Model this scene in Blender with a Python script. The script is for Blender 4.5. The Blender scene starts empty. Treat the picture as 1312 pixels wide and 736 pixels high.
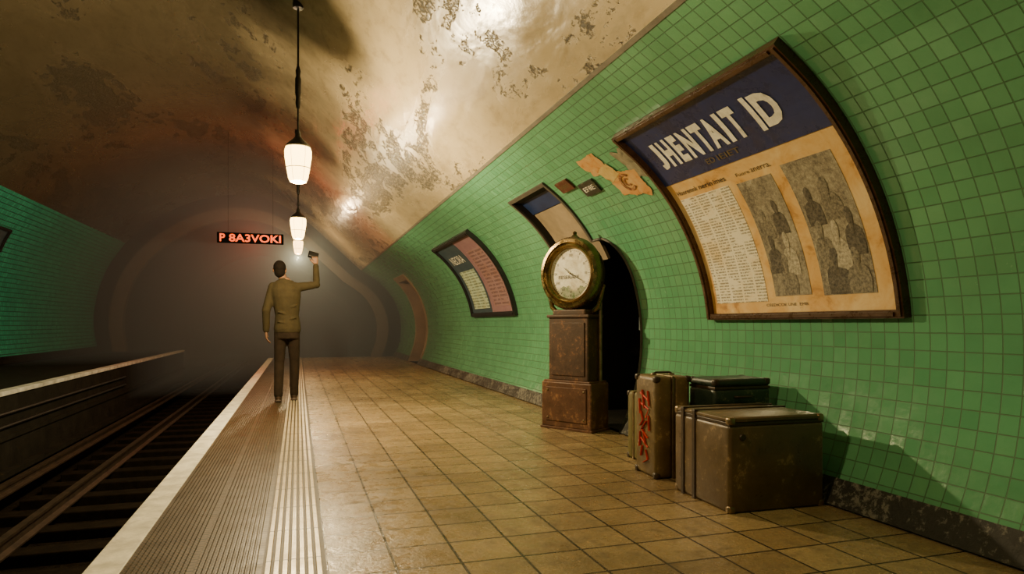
import bpy, bmesh, math, random
from mathutils import Vector, Matrix, Euler
random.seed(7)
S=bpy.context.scene
COL=S.collection
# ------------------------------------------------------------------ materials
class NT:
    def __init__(s,name):
        s.m=bpy.data.materials.new(name); s.m.use_nodes=True
        s.t=s.m.node_tree; s.n=s.t.nodes; s.b=s.n['Principled BSDF']; s.out=s.n['Material Output']
    def add(s,typ,**kw):
        x=s.n.new(typ)
        for k,v in kw.items(): setattr(x,k,v)
        return x
    def l(s,a,b): s.t.links.new(a,b)
    def uv(s): return s.add('ShaderNodeTexCoord').outputs['UV']
    def oc(s): return s.add('ShaderNodeTexCoord').outputs['Object']
    def mapp(s,v,sc,loc=(0,0,0)):
        m=s.add('ShaderNodeMapping'); m.inputs['Scale'].default_value=sc; m.inputs['Location'].default_value=loc
        s.l(v,m.inputs['Vector']); return m.outputs[0]
    def noise(s,v,scale,det=4,rough=.55,dist=0):
        x=s.add('ShaderNodeTexNoise'); s.l(v,x.inputs['Vector'])
        x.inputs['Scale'].default_value=scale; x.inputs['Detail'].default_value=det
        x.inputs['Roughness'].default_value=rough; x.inputs['Distortion'].default_value=dist
        return x.outputs['Fac']
    def ramp(s,f,stops):
        r=s.add('ShaderNodeValToRGB'); s.l(f,r.inputs[0]); e=r.color_ramp.elements
        e[0].position=stops[0][0]; e[1].position=stops[-1][0]
        def c(x): return (x,x,x,1) if isinstance(x,(int,float)) else (*x,1)
        e[0].color=c(stops[0][1]); e[1].color=c(stops[-1][1])
        for p,cc in stops[1:-1]:
            k=e.new(p); k.color=c(cc)
        return r.outputs[0]
    def mix(s,f,a,b,mode='MIX'):
        x=s.add('ShaderNodeMix',data_type='RGBA',blend_type=mode)
        for i,v in ((0,f),(6,a),(7,b)):
            if isinstance(v,(int,float)): x.inputs[i].default_value=v if i==0 else (v,v,v,1)
            elif isinstance(v,tuple): x.inputs[i].default_value=(*v,1) if len(v)==3 else v
            else: s.l(v,x.inputs[i])
        return x.outputs[2]
    def math(s,op,a,b=0.0,clamp=False):
        x=s.add('ShaderNodeMath',operation=op); x.use_clamp=clamp
        for i,v in ((0,a),(1,b)):
            if isinstance(v,(int,float)): x.inputs[i].default_value=v
            else: s.l(v,x.inputs[i])
        return x.outputs[0]
    def bump(s,h,dist=.01,strength=1,normal=None):
        x=s.add('ShaderNodeBump'); s.l(h,x.inputs['Height']); x.inputs['Distance'].default_value=dist
        x.inputs['Strength'].default_value=strength
        if normal is not None: s.l(normal,x.inputs['Normal'])
        return x.outputs[0]
    def fin(s,col=None,rough=None,normal=None,metal=None):
        for k,v in (('Base Color',col),('Roughness',rough),('Normal',normal),('Metallic',metal)):
            if v is None: continue
            if isinstance(v,(int,float)): s.b.inputs[k].default_value=v
            elif isinstance(v,tuple): s.b.inputs[k].default_value=(*v,1)
            else: s.l(v,s.b.inputs[k])
        return s.m

def simple(name,col,rough=.5,metal=0,var=.35,scale=12,bump=.002,spec=None):
    t=NT(name); v=t.oc(); n=t.noise(v,scale,6,.65)
    c=t.mix(t.ramp(n,[(.3,0.),(.7,1.)]),tuple(x*(1-var) for x in col),tuple(min(1,x*(1+var)) for x in col))
    t.fin(c,rough,t.bump(n,bump),metal)
    if spec is not None: t.b.inputs['Specular IOR Level'].default_value=spec
    return t.m
def worn(name,col,edge,rough=.45,metal=0,scale=9,amt=.66):
    t=NT(name); v=t.oc(); n=t.noise(v,scale,8,.7,.3); n2=t.noise(v,scale*4.5,6,.7)
    f=t.ramp(t.math('MULTIPLY',n,n2),[(amt*.5,0.),(amt*.65,.9)])
    dark=t.mix(t.ramp(n,[(.3,0.),(.7,1.)]),tuple(x*.6 for x in col),tuple(x*1.25 for x in col))
    c=t.mix(f,dark,edge)
    r=t.ramp(n,[(.3,rough-.12),(.7,rough+.2)])
    return t.fin(c,r,t.bump(n2,.0015),metal)
def emis(name,col,st,base=None):
    t=NT(name); t.fin(base or col,.4); t.b.inputs['Emission Color'].default_value=(*col,1); t.b.inputs['Emission Strength'].default_value=st
    n=t.noise(t.oc(),6); t.l(t.mix(n,tuple(c*.92 for c in col),col),t.b.inputs['Emission Color'])
    return t.m

def tile_mat(name,c1,c2,grout,size=.09,dirt=1.0,rough=.10,mort=.0032):
    t=NT(name); uv=t.uv()
    b=t.add('ShaderNodeTexBrick'); b.offset=0; b.squash=1
    t.l(uv,b.inputs['Vector']); 
    for k,v in (('Scale',1.0),('Mortar Size',mort),('Mortar Smooth',.3),('Brick Width',size),('Row Height',size),('Bias',0)):
        b.inputs[k].default_value=v
    b.inputs['Color1'].default_value=(*c1,1); b.inputs['Color2'].default_value=(*c2,1); b.inputs['Mortar'].default_value=(*grout,1)
    sn=t.add('ShaderNodeVectorMath',operation='SNAP'); t.l(uv,sn.inputs[0]); sn.inputs[1].default_value=(size,size,size)
    wn=t.add('ShaderNodeTexWhiteNoise'); wn.noise_dimensions='3D'; t.l(sn.outputs[0],wn.inputs['Vector'])
    sub=t.add('ShaderNodeVectorMath',operation='SUBTRACT'); t.l(wn.outputs['Color'],sub.inputs[0]); sub.inputs[1].default_value=(.5,.5,.5)
    scl=t.add('ShaderNodeVectorMath',operation='SCALE'); t.l(sub.outputs[0],scl.inputs[0]); scl.inputs['Scale'].default_value=.085
    geo=t.add('ShaderNodeNewGeometry')
    ad=t.add('ShaderNodeVectorMath',operation='ADD'); t.l(scl.outputs[0],ad.inputs[0]); t.l(geo.outputs['Normal'],ad.inputs[1])
    nm=t.add('ShaderNodeVectorMath',operation='NORMALIZE'); t.l(ad.outputs[0],nm.inputs[0])
    n1=t.noise(uv,1.1,6,.6,.4); n2=t.noise(uv,14,4,.6); n3=t.noise(uv,40,5,.7)
    col=t.mix(t.ramp(n1,[(.42,0.),(.75,.4*dirt)]),b.outputs['Color'],tuple(x*.5 for x in c1))
    col=t.mix(t.ramp(n3,[(.68,0.),(.76,.35*dirt)]),col,(.05,.045,.03))
    inv=t.math('SUBTRACT',1.0,b.outputs['Fac'])
    h=t.math('ADD',inv,t.math('MULTIPLY',n2,.3))
    nrm=t.bump(h,.006,1,nm.outputs[0])
    r=t.ramp(t.math('MULTIPLY',n1,n2),[(.1,rough),(.45,rough+.2)])
    r=t.mix(b.outputs['Fac'],r,.6)
    return t.fin(col,r,nrm)

M_green=tile_mat('green_glazed_tile',(.115,.355,.178),(.138,.400,.205),(.07,.18,.08))
M_teal=tile_mat('teal_glazed_tile',(.025,.34,.24),(.04,.44,.31),(.008,.07,.05),mort=.007)

def ceiling_mat():
    t=NT('peeling_plaster'); uv=t.uv()
    a=t.noise(t.mapp(uv,(.35,.9,1),(3.1,1.7,0)),1.0,7,.62,.5)
    b=t.noise(t.mapp(uv,(1.2,2.4,1)),2.4,8,.72,.2)
    c=t.noise(uv,26,5,.7); w=t.noise(uv,7,4,.6)
    base=t.mix(t.ramp(t.noise(uv,.6,5,.6),[(.3,0.),(.7,1.)]),(.40,.32,.18),(.58,.48,.30))
    base=t.mix(t.ramp(b,[(.33,.4),(.50,0.)]),base,(.17,.13,.065))
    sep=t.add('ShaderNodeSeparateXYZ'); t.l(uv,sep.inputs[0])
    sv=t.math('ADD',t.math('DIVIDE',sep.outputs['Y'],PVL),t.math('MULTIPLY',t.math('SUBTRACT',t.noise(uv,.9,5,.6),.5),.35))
    left_shade=t.ramp(sv,[(.18,0.),(.42,.84),(1.,.95)])  # shade painted into the plaster colour, deepening towards the track side of the vault
    base=t.mix(left_shade,base,(.045,.036,.021))
    pm=t.math('ADD',t.math('MULTIPLY',a,.72),t.math('MULTIPLY',b,.42))
    peel=t.ramp(pm,[(.615,0.),(.635,1.)])
    peel=t.math('MULTIPLY',peel,t.ramp(c,[(.44,0.),(.54,1.)]))
    under=t.mix(c,(.010,.009,.006),(.12,.10,.06))
    col=t.mix(peel,base,under)
    h=t.math('SUBTRACT',t.math('MULTIPLY',w,.16),t.math('MULTIPLY',peel,.7))
    h=t.math('ADD',h,t.math('MULTIPLY',t.noise(t.mapp(uv,(1,2.0,1)),1.3,3,.5,.4),1.4))
    nrm=t.bump(h,.016)
    r=t.ramp(a,[(.35,.16),(.62,.36)])
    r=t.mix(peel,r,.3)
    return t.fin(col,r,nrm)

def floor_mat():
    t=NT('worn_floor_tile'); uv=t.uv()
    b=t.add('ShaderNodeTexBrick'); b.offset=0; t.l(uv,b.inputs['Vector'])
    for k,v in (('Scale',1.0),('Mortar Size',.006),('Mortar Smooth',.3),('Brick Width',.27),('Row Height',.27),('Bias',0)): b.inputs[k].default_value=v
    b.inputs['Color1'].default_value=(.29,.20,.10,1); b.inputs['Color2'].default_value=(.40,.29,.15,1); b.inputs['Mortar'].default_value=(.022,.016,.009,1)
    n1=t.noise(uv,1.3,7,.65,.4); n2=t.noise(uv,9,6,.7); n3=t.noise(uv,45,4,.7)
    col=t.mix(t.ramp(n1,[(.42,0.),(.72,.7)]),b.outputs['Color'],(.08,.054,.028))
    col=t.mix(t.ramp(n2,[(.50,0.),(.72,.65)]),col,(.055,.038,.02))
    col=t.mix(t.ramp(n3,[(.6,0.),(.75,.4)]),col,(.48,.38,.24))
    inv=t.math('SUBTRACT',1.0,b.outputs['Fac'])
    h=t.math('ADD',t.math('MULTIPLY',inv,1.2),t.math('MULTIPLY',n2,.9)); h=t.math('ADD',h,t.math('MULTIPLY',n3,.5))
    r=t.ramp(n2,[(.35,.15),(.65,.45)])
    return t.fin(col,r,t.bump(h,.006))
M_floor=floor_mat()
def rib_mat(name,col,col2,rough,metal):
    t=NT(name); v=t.oc(); n=t.noise(v,7,7,.7); n2=t.noise(v,50,3,.6)
    sep=t.add('ShaderNodeSeparateXYZ'); t.l(v,sep.inputs[0])
    fr=t.math('FRACT',t.math('DIVIDE',sep.outputs['Y'],.42)); g=t.ramp(fr,[(0.0,0.),(.02,0.),(.035,1.)])
    fr2=t.math('FRACT',t.math('DIVIDE',sep.outputs['Y'],.035)); g2=t.ramp(fr2,[(0.0,.2),(.2,.2),(.35,1.)])
    c=t.mix(n,col,col2); c=t.mix(t.ramp(n2,[(.4,0.),(.8,.6)]),c,tuple(x*.3 for x in col))
    c=t.mix(1.0,c,g,'MULTIPLY'); 
    if metal==0: c=t.mix(1.0,c,g2,'MULTIPLY')
    return t.fin(c,t.ramp(n,[(.3,rough),(.7,rough+.25)]),t.bump(n2,.001),metal)
M_ribd=rib_mat('brown_ribbed_rubber',(.055,.036,.016),(.12,.08,.038),.36,0)
M_ribl=rib_mat('worn_ribbed_metal',(.74,.64,.44),(.46,.36,.22),.25,.15)
M_ribb=simple('dirty_strip_bed',(.05,.035,.018),.6,0,.5,20)
M_white=worn('worn_white_paint',(.88,.84,.70),(.25,.2,.13),.5,0,7,.72)
M_white2=simple('dusty_white_edge',(.50,.50,.47),.6,0,.4,5)
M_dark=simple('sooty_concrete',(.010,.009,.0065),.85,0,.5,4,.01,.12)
M_pit=simple('track_bed_ballast',(.009,.0065,.004),.95,0,.7,14,.03,.05)
M_rail=simple('rusty_rail_steel',(.045,.03,.02),.5,.5,.5,8)
M_wood=simple('tarred_wood',(.009,.0065,.004),.95,0,.5,9,.006,.05)
def base_mat():
    t=NT('peeling_skirting'); v=t.oc(); n=t.noise(v,22,8,.75,.3); n2=t.noise(v,3,4)
    f=t.ramp(t.math('ADD',t.math('MULTIPLY',n,.7),t.math('MULTIPLY',n2,.3)),[(.50,0.),(.56,1.)])
    return t.fin(t.mix(f,(.018,.016,.012),(.18,.17,.14)),.5,t.bump(n,.008))
M_base=base_mat()
M_frame=worn('dark_brown_wood_frame',(.08,.038,.016),(.24,.12,.05),.28,0,10,.70)
M_frame2=simple('black_metal_frame',(.02,.02,.02),.35,.2,.3,10)
M_black=simple('black_metal',(.015,.014,.013),.4,.5,.3,20)
M_navy=worn('faded_navy_enamel',(.014,.028,.13),(.10,.085,.05),.28,0,6,.70)
M_cream=worn('cream_lettering',(.92,.89,.76),(.30,.27,.22),.5,0,12,.76)
M_gold=simple('faded_gold_lettering',(.14,.10,.04),.5,0,.4,30)
M_trimc=simple('grey_stone_trim',(.20,.18,.14),.5,0,.3,9)
M_trimd=simple('dark_stone_trim',(.07,.06,.045),.6,0,.3,9)
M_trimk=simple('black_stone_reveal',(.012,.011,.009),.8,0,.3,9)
M_beige=simple('beige_plaster_panel',(.26,.20,.12),.6,0,.35,2.5)
M_blue=simple('dark_blue_panel',(.012,.025,.08),.4,0,.3,5)
M_door=simple('blue_grey_door',(.14,.18,.18),.45,.2,.3,5)
def paper_mat(name,a,b,c,sc=3.0):
    t=NT(name); uv=t.uv(); n=t.noise(uv,sc,7,.65,.6); n2=t.noise(uv,30,4,.6)
    col=t.mix(t.ramp(n,[(.35,0.),(.62,1.)]),a,b); col=t.mix(t.ramp(n,[(.58,0.),(.72,1.)]),col,c)
    col=t.mix(t.ramp(n2,[(.6,0.),(.8,.4)]),col,c)
    return t.fin(col,.5,t.bump(n2,.001))
M_paper=paper_mat('ochre_stained_paper',(.84,.62,.30),(.70,.38,.10),(.34,.15,.04),3.6)
def print_mat(name,paper,ink,cw,rh):
    t=NT(name); uv=t.uv()
    sep=t.add('ShaderNodeSeparateXYZ'); t.l(uv,sep.inputs[0])
    row=t.math('FRACT',t.math('DIVIDE',sep.outputs['Y'],rh)); rm=t.ramp(row,[(.0,0.),(.38,0.),(.46,1.),(.92,1.),(1.,0.)])
    colm=t.math('FRACT',t.math('DIVIDE',sep.outputs['X'],cw)); cm=t.ramp(colm,[(.0,0.),(.07,0.),(.08,1.),(.93,1.),(.94,0.)])
    n=t.noise(t.mapp(uv,(1,.5,1)),95,2,.6); blk=t.noise(t.mapp(uv,(.6,1.6,1)),9,2,.5); st=t.noise(uv,4,6,.65)
    f=t.math('MULTIPLY',t.math('MULTIPLY',rm,cm),t.ramp(n,[(.40,0.),(.47,1.)]))
    f=t.math('MULTIPLY',f,t.ramp(blk,[(.38,0.),(.42,.75)]))
    pp=t.mix(t.ramp(st,[(.45,0.),(.75,1.)]),paper,tuple(x*y for x,y in zip(paper,(.85,.7,.45))))
    return t.fin(t.mix(f,pp,ink),.55)
M_print=print_mat('newsprint_columns',(.92,.86,.66),(.18,.145,.09),.135,.021)
M_print2=print_mat('green_tinted_notice',(.5,.62,.46),(.06,.09,.06),.3,.05)
def photo_mat(name,seed):
    t=NT(name); uv=t.uv(); m=t.mapp(uv,(1.5,.6,1),(seed,seed*2,0))
    n1=t.noise(m,5,2,.5,.1); n2=t.noise(t.mapp(uv,(1.2,1,1),(seed,0,0)),34,5,.75,.2); n3=t.noise(uv,110,3,.7)
    v=t.math('ADD',t.math('MULTIPLY',n1,.38),t.math('MULTIPLY',n2,.46)); v=t.math('ADD',v,t.math('MULTIPLY',n3,.16))
    return t.fin(t.ramp(v,[(.38,(.07,.06,.043)),(.45,(.18,.155,.11)),(.50,(.28,.245,.17)),(.55,(.37,.33,.23)),(.63,(.56,.50,.36))]),.5)
M_ph1=photo_mat('faded_halftone_picture',2.3); M_ph2=photo_mat('faded_halftone_picture_dark',7.7)
M_pd=simple('picture_dark_tone',(.10,.086,.06),.5,0,.85,60); M_pm=simple('picture_mid_tone',(.20,.175,.12),.5,0,.8,60); M_pl=simple('picture_light_tone',(.42,.375,.265),.5,0,.6,60)
M_ink=simple('dark_print_ink',(.05,.038,.025),.5,0,.3,30)
M_torn=paper_mat('orange_torn_paper',(.64,.42,.18),(.60,.26,.05),(.09,.04,.012),9)
M_torny=paper_mat('yellow_torn_paper',(.66,.50,.20),(.55,.36,.10),(.12,.06,.02),11)
M_mauve=paper_mat('mauve_poster_paper',(.27,.14,.17),(.33,.19,.21),(.12,.08,.09),3)
M_darkblue=paper_mat('dark_blue_poster_paper',(.03,.06,.08),(.05,.08,.10),(.02,.03,.04),3)
M_rust=worn('rusted_iron',(.11,.046,.02),(.26,.125,.048),.55,.1,6,.56)
M_rust2=worn('dark_rusted_iron',(.07,.035,.018),(.21,.095,.038),.55,.1,7,.57)
M_brass=worn('tarnished_brass',(.24,.165,.065),(.06,.04,.018),.24,.9,7,.66)
def dial_mat():
    t=NT('aged_clock_dial'); v=t.oc(); n=t.noise(v,9,6,.7,.5); sep=t.add('ShaderNodeSeparateXYZ'); t.l(v,sep.inputs[0])
    c=t.mix(t.ramp(n,[(.40,0.),(.68,1.)]),(.90,.86,.70),(.50,.42,.26))
    low=t.math('LESS_THAN',t.math('ADD',sep.outputs['Z'],t.math('MULTIPLY',n,.22)),1.45)
    return t.fin(t.mix(t.math('MULTIPLY',low,t.ramp(n,[(.35,1.),(.65,.25)])),c,(.06,.12,.02)),.35)
M_dial=dial_mat()
M_lamp=emis('glowing_lamp_glass',(1.0,.62,.17),14,(.25,.14,.04))
M_led=emis('red_led',(1.0,.075,.0),2.6,(.1,.01,.0))
M_skin=simple('skin',(.20,.10,.055),.6,0,.15,20)
M_hair=simple('short_dark_hair',(.010,.007,.005),.9,0,.4,60,.006,.1)
M_jack=simple('olive_khaki_cloth',(.042,.032,.0145),.9,0,.2,14,.004,.2)
M_trou=simple('dark_brown_trousers',(.022,.014,.008),.9,0,.3,14,.006,.2)
M_shoe=simple('dark_leather',(.045,.024,.012),.5,0,.3,14)
M_olive=worn('worn_brown_leather',(.120,.078,.036),(.32,.22,.11),.34,0,6,.62)
M_tanc=worn('worn_khaki_canvas',(.145,.095,.036),(.34,.24,.10),.42,0,7,.60)
M_greenc=worn('worn_dark_green_leather',(.02,.036,.024),(.14,.16,.08),.4,0,7,.62)
M_yelc=worn('worn_yellow_green_canvas',(.15,.125,.035),(.07,.06,.025),.55,0,9,.64)
M_strap=simple('dark_leather_strap',(.04,.024,.012),.45,0,.4,20)
M_metal=simple('tarnished_metal_fitting',(.26,.19,.11),.34,.8,.4,20)
M_red=simple('red_paint_marking',(.55,.035,.015),.5,0,.3,25)

# ------------------------------------------------------------------ mesh helper
class G:
    def __init__(s): s.v=[]; s.f=[]
    def put(s,vs,fs):
        o=len(s.v); s.v+= [tuple(v) for v in vs]; s.f+=[tuple(i+o for i in f) for f in fs]; return s
    def box(s,c,d,bev=0,rot=None,seg=2):
        bm=bmesh.new(); bmesh.ops.create_cube(bm,size=1)
        for v in bm.verts: v.co=Vector((v.co.x*d[0],v.co.y*d[1],v.co.z*d[2]))
        if bev: bmesh.ops.bevel(bm,geom=bm.edges[:],offset=bev,segments=seg,affect='EDGES',profile=.5)
        R=Euler(rot).to_matrix() if rot else Matrix.Identity(3)
        bm.verts.index_update()
        vs=[R@v.co+Vector(c) for v in bm.verts]; fs=[[v.index for v in f.verts] for f in bm.faces]; bm.free()
        return s.put(vs,fs)
    def tube(s,pts,rad,n=12,caps=True,ell=None):
        P=[Vector(p) for p in pts]
        if isinstance(rad,(int,float)): rad=[rad]*len(P)
        vs=[];fs=[]; ref=None
        for i,p in enumerate(P):
            a=P[max(i-1,0)]; b=P[min(i+1,len(P)-1)]; t=(b-a).normalized()
            if ref is None:
                ref=Vector((0,1,0)) if abs(t.y)<.8 else Vector((1,0,0))
            x=(ref-t*ref.dot(t)).normalized(); y=t.cross(x); ref=x
            r=rad[i]; ra,rb=(r if isinstance(r,tuple) else (r,r))
            for k in range(n):
                an=2*math.pi*k/n; vs.append(p+x*math.cos(an)*ra+y*math.sin(an)*rb)
        for i in range(len(P)-1):
            for k in range(n):
                fs.append((i*n+k,i*n+(k+1)%n,(i+1)*n+(k+1)%n,(i+1)*n+k))
        if caps: fs.append(tuple(range(n-1,-1,-1))); fs.append(tuple((len(P)-1)*n+k for k in range(n)))
        return s.put(vs,fs)
    def rings(s,R,n=24):
        vs=[];fs=[]
        for (cx,cy,z,rx,ry) in R:
            for k in range(n):
                an=2*math.pi*k/n; vs.append((cx+rx*math.cos(an),cy+ry*math.sin(an),z))
        for i in range(len(R)-1):
            for k in range(n): fs.append((i*n+k,i*n+(k+1)%n,(i+1)*n+(k+1)%n,(i+1)*n+k))
        fs.append(tuple(range(n-1,-1,-1))); fs.append(tuple((len(R)-1)*n+k for k in range(n)))
        return s.put(vs,fs)
    def ell(s,c,r,n=16,rot=None):
        bm=bmesh.new(); bmesh.ops.create_uvsphere(bm,u_segments=n,v_segments=max(8,n//2+2),radius=1)
        R=Euler(rot).to_matrix() if rot else Matrix.Identity(3); bm.verts.index_update()
        vs=[R@Vector((v.co.x*r[0],v.co.y*r[1],v.co.z*r[2]))+Vector(c) for v in bm.verts]
        fs=[[v.index for v in f.verts] for f in bm.faces]; bm.free(); return s.put(vs,fs)
    def lathe(s,prof,c=(0,0,0),axis='Z',n=32,closed=False):
        vs=[];fs=[]
        for (r,h) in prof:
            for k in range(n):
                an=2*math.pi*k/n
                if axis=='Z': p=(c[0]+r*math.cos(an),c[1]+r*math.sin(an),c[2]+h)
                else: p=(c[0]+r*math.cos(an),c[1]+h,c[2]+r*math.sin(an))
                vs.append(p)
        m=len(prof)
        for i in range(m if closed else m-1):
            for k in range(n):
                j=(i+1)%m; fs.append((i*n+k,i*n+(k+1)%n,j*n+(k+1)%n,j*n+k))
        return s.put(vs,fs)
    def xf(s,fn): s.v=[tuple(fn(Vector(v))) for v in s.v]; return s
    def ob(s,name,mat,parent=None,label=None,cat=None,smooth=False,loc=None,rot=None,group=None,kind=None,fixn=True,uv=None):
        me=bpy.data.meshes.new(name); me.from_pydata(s.v,[],s.f)
        if fixn:
            bm=bmesh.new(); bm.from_mesh(me); bmesh.ops.recalc_face_normals(bm,faces=bm.faces[:]); bm.to_mesh(me); bm.free()
        if uv:
            L=me.uv_layers.new(name='UVMap')
            for lp in me.loops: L.data[lp.index].uv=uv[lp.vertex_index]
        me.materials.append(mat)
        if smooth:
            for p in me.polygons: p.use_smooth=True
        o=bpy.data.objects.new(name,me); COL.objects.link(o)
        if smooth is True:
            try: me.set_sharp_from_angle(angle=math.radians(40))
            except Exception: pass
        if loc: o.location=loc
        if rot: o.rotation_euler=rot
        if parent: o.parent=parent
        tag(o,label,cat,group,kind); return o
def tag(o,label=None,cat=None,group=None,kind=None):
    if label: o['label']=label
    if cat: o['category']=cat
    if group: o['group']=group
    if kind: o['kind']=kind
def empty(name,loc,label,cat,rot=(0,0,0),group=None):
    o=bpy.data.objects.new(name,None); o.empty_display_size=.1; o.location=loc; o.rotation_euler=rot
    COL.objects.link(o); tag(o,label,cat,group); return o
def light(name,loc,power,col,rad,parent=None):
    l=bpy.data.lights.new(name,'POINT'); l.energy=power; l.color=col; l.shadow_soft_size=rad
    o=bpy.data.objects.new(name,l); COL.objects.link(o); o.location=loc; o.parent=parent; return o

# ------------------------------------------------------------------ profile
def cat(pts,k=5):
    P=[Vector((p[0],p[1])) for p in pts]; P=[P[0]*2-P[1]]+P+[P[-1]*2-P[-2]]; out=[]
    for i in range(1,len(P)-2):
        for j in range(k):
            t=j/k; a,b,c,d=P[i-1],P[i],P[i+1],P[i+2]
            out.append(.5*((2*b)+(-a+c)*t+(2*a-5*b+4*c-d)*t*t+(-a+3*b-3*c+d)*t**3))
    out.append(P[-2]); return out
class Prof:
    def __init__(s,pts):
        s.p=pts; s.s=[0]
        for a,b in zip(pts,pts[1:]): s.s.append(s.s[-1]+(b-a).length)
        s.L=s.s[-1]
    def ev(s,q):
        q=max(0,min(s.L-1e-6,q))
        for i in range(len(s.s)-1):
            if s.s[i+1]>=q: break
        f=(q-s.s[i])/(s.s[i+1]-s.s[i]); p=s.p[i].lerp(s.p[i+1],f)
        def tn(k):
            a=s.p[max(k-1,0)]; b=s.p[min(k+1,len(s.p)-1)]; return (b-a).normalized()
        t=tn(i).lerp(tn(i+1),f).normalized()
        return p,t
cx,cz,R=1.239,1-.138,1.777
rp=[(cx+R*math.cos(math.radians(a)),cz+R*math.sin(math.radians(a))) for a in (-29,-19,-8,3,14,25,36,47,57.9)]+[(1.80,2.62)]
PR=Prof(cat(rp,4))
PL=Prof(cat([(-5.15,.25),(-5.25,1.0),(-5.18,1.7),(-4.93,2.5),(-4.5,3.2)],5))
PV=Prof(cat([(1.80,2.62),(1.36,3.02),(.86,3.48),(.3,3.97),(-.3,4.38),(-1.1,4.66),(-2.0,4.66),(-3.0,4.35),(-3.9,3.78),(-4.5,3.2)],5))
PVL=PV.L
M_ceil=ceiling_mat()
def WR(q,D,off=0):
    p,t=PR.ev(q); return Vector((p.x-t.y*off,D,p.y+t.x*off))
def WL(q,D,off=0):
    p,t=PL.ev(q); return Vector((p.x+t.y*off,D,p.y-t.x*off))
def sheet(W,qs,Ds,skip=None,off=0):
    g=G(); uv=[]
    vs=[];fs=[]
    for D in Ds:
        for q in qs: vs.append(W(q,D,off)); uv.append((D,q))
    n=len(qs)
    for i in range(len(Ds)-1):
        for j in range(n-1):
            if skip and skip((Ds[i]+Ds[i+1])/2,(qs[j]+qs[j+1])/2): continue
            fs.append((i*n+j,i*n+j+1,(i+1)*n+j+1,(i+1)*n+j))
    g.put(vs,fs); return g,uv
def lin(a,b,n): return [a+(b-a)*i/n for i in range(n+1)]
YB,YE=-2.5,20.5
doors=[(5.95,6.95,2.62),(16.2,17.6,2.25)]
N0,N1,NT_=5.45,5.95,1.90
def ntop(D): return NT_-.42+.42*math.sqrt(max(0,1-((N0+.32-D)/.32)**2)) if D<N0+.32 else NT_
Ds=[YB,5.95,6.95,16.2,17.6,YE]+[round(x,2) for x in lin(YB,YE,46)]
Ds=[d for d in Ds if not (N0-.12<d<N1)]
Ds=sorted(set([d for d in Ds if not any(abs(d-k)<.12 and d!=k for k in (5.95,6.95,16.2,17.6))]+[round(N0+.02*i,3) for i in range(25)]))
qs=sorted(set(lin(0,PR.L,40)+[2.62,2.25]+[round(1.44+.02*i,3) for i in range(24)]))
g,uv=sheet(WR,qs,Ds,lambda D,q:any(a<D<b and q<c for a,b,c in doors) or (N0<D<N1 and q<ntop(D)))
g.ob('wall_right',M_green,uv=uv,smooth=True,kind='structure',fixn=False,label='curved wall of glossy green square tiles')
g,uv=sheet(WL,lin(0,PL.L,20),lin(YB,YE,10))
g.ob('wall_left',M_teal,uv=uv,smooth=True,kind='structure',fixn=False,label='curved teal green tiled wall beyond the tracks')
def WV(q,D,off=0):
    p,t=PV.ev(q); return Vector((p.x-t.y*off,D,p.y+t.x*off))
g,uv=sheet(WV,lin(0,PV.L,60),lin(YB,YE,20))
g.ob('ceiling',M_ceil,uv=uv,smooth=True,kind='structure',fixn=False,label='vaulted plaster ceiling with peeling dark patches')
def slab(W,D0,D1,q0,q1,o0,o1,nq=None,nd=None):
    nq=nq or max(1,int(abs(q1-q0)/.06)); nd=nd or 1
    Q=lin(q0,q1,nq); DD=lin(D0,D1,nd); vs=[];fs=[];uv=[]
    for o in (o0,o1):
        for D in DD:
            for q in Q: vs.append(W(q,D,o)); uv.append((D,q))
    n=len(Q); m=len(DD); K=n*m
    for i in range(m-1):
        for j in range(n-1):
            a=i*n+j; fs.append((a,a+1,a+n+1,a+n)); fs.append((K+a,K+a+n,K+a+n+1,K+a+1))
    for j in range(n-1):
        fs.append((j,K+j,K+j+1,j+1)); a=(m-1)*n+j; fs.append((a,a+1,K+a+1,K+a))
    for i in range(m-1):
        a=i*n; fs.append((a,a+n,K+a+n,K+a)); a=i*n+n-1; fs.append((a,K+a,K+a+n,a+n))
    g=G(); g.put(vs,fs); return g,uv
g,uv=slab(WR,YB,YE,PR.L-.03,PR.L-.001,0,.008,1); g.ob('trim_1',M_trimc,kind='structure')
g=G()
for a,b in ((YB,5.43),(7.0,16.15),(17.65,YE)):
    h,_=slab(WR,a,b,0,.15,.002,.03,3); g.put(h.v,h.f)
g.ob('baseboard_right',M_base,kind='structure',label='dark skirting with peeling white paint')
g,_=slab(WL,YB,YE,0,.14,.002,.03,3); g.ob('baseboard_left',M_dark,kind='structure')
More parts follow.
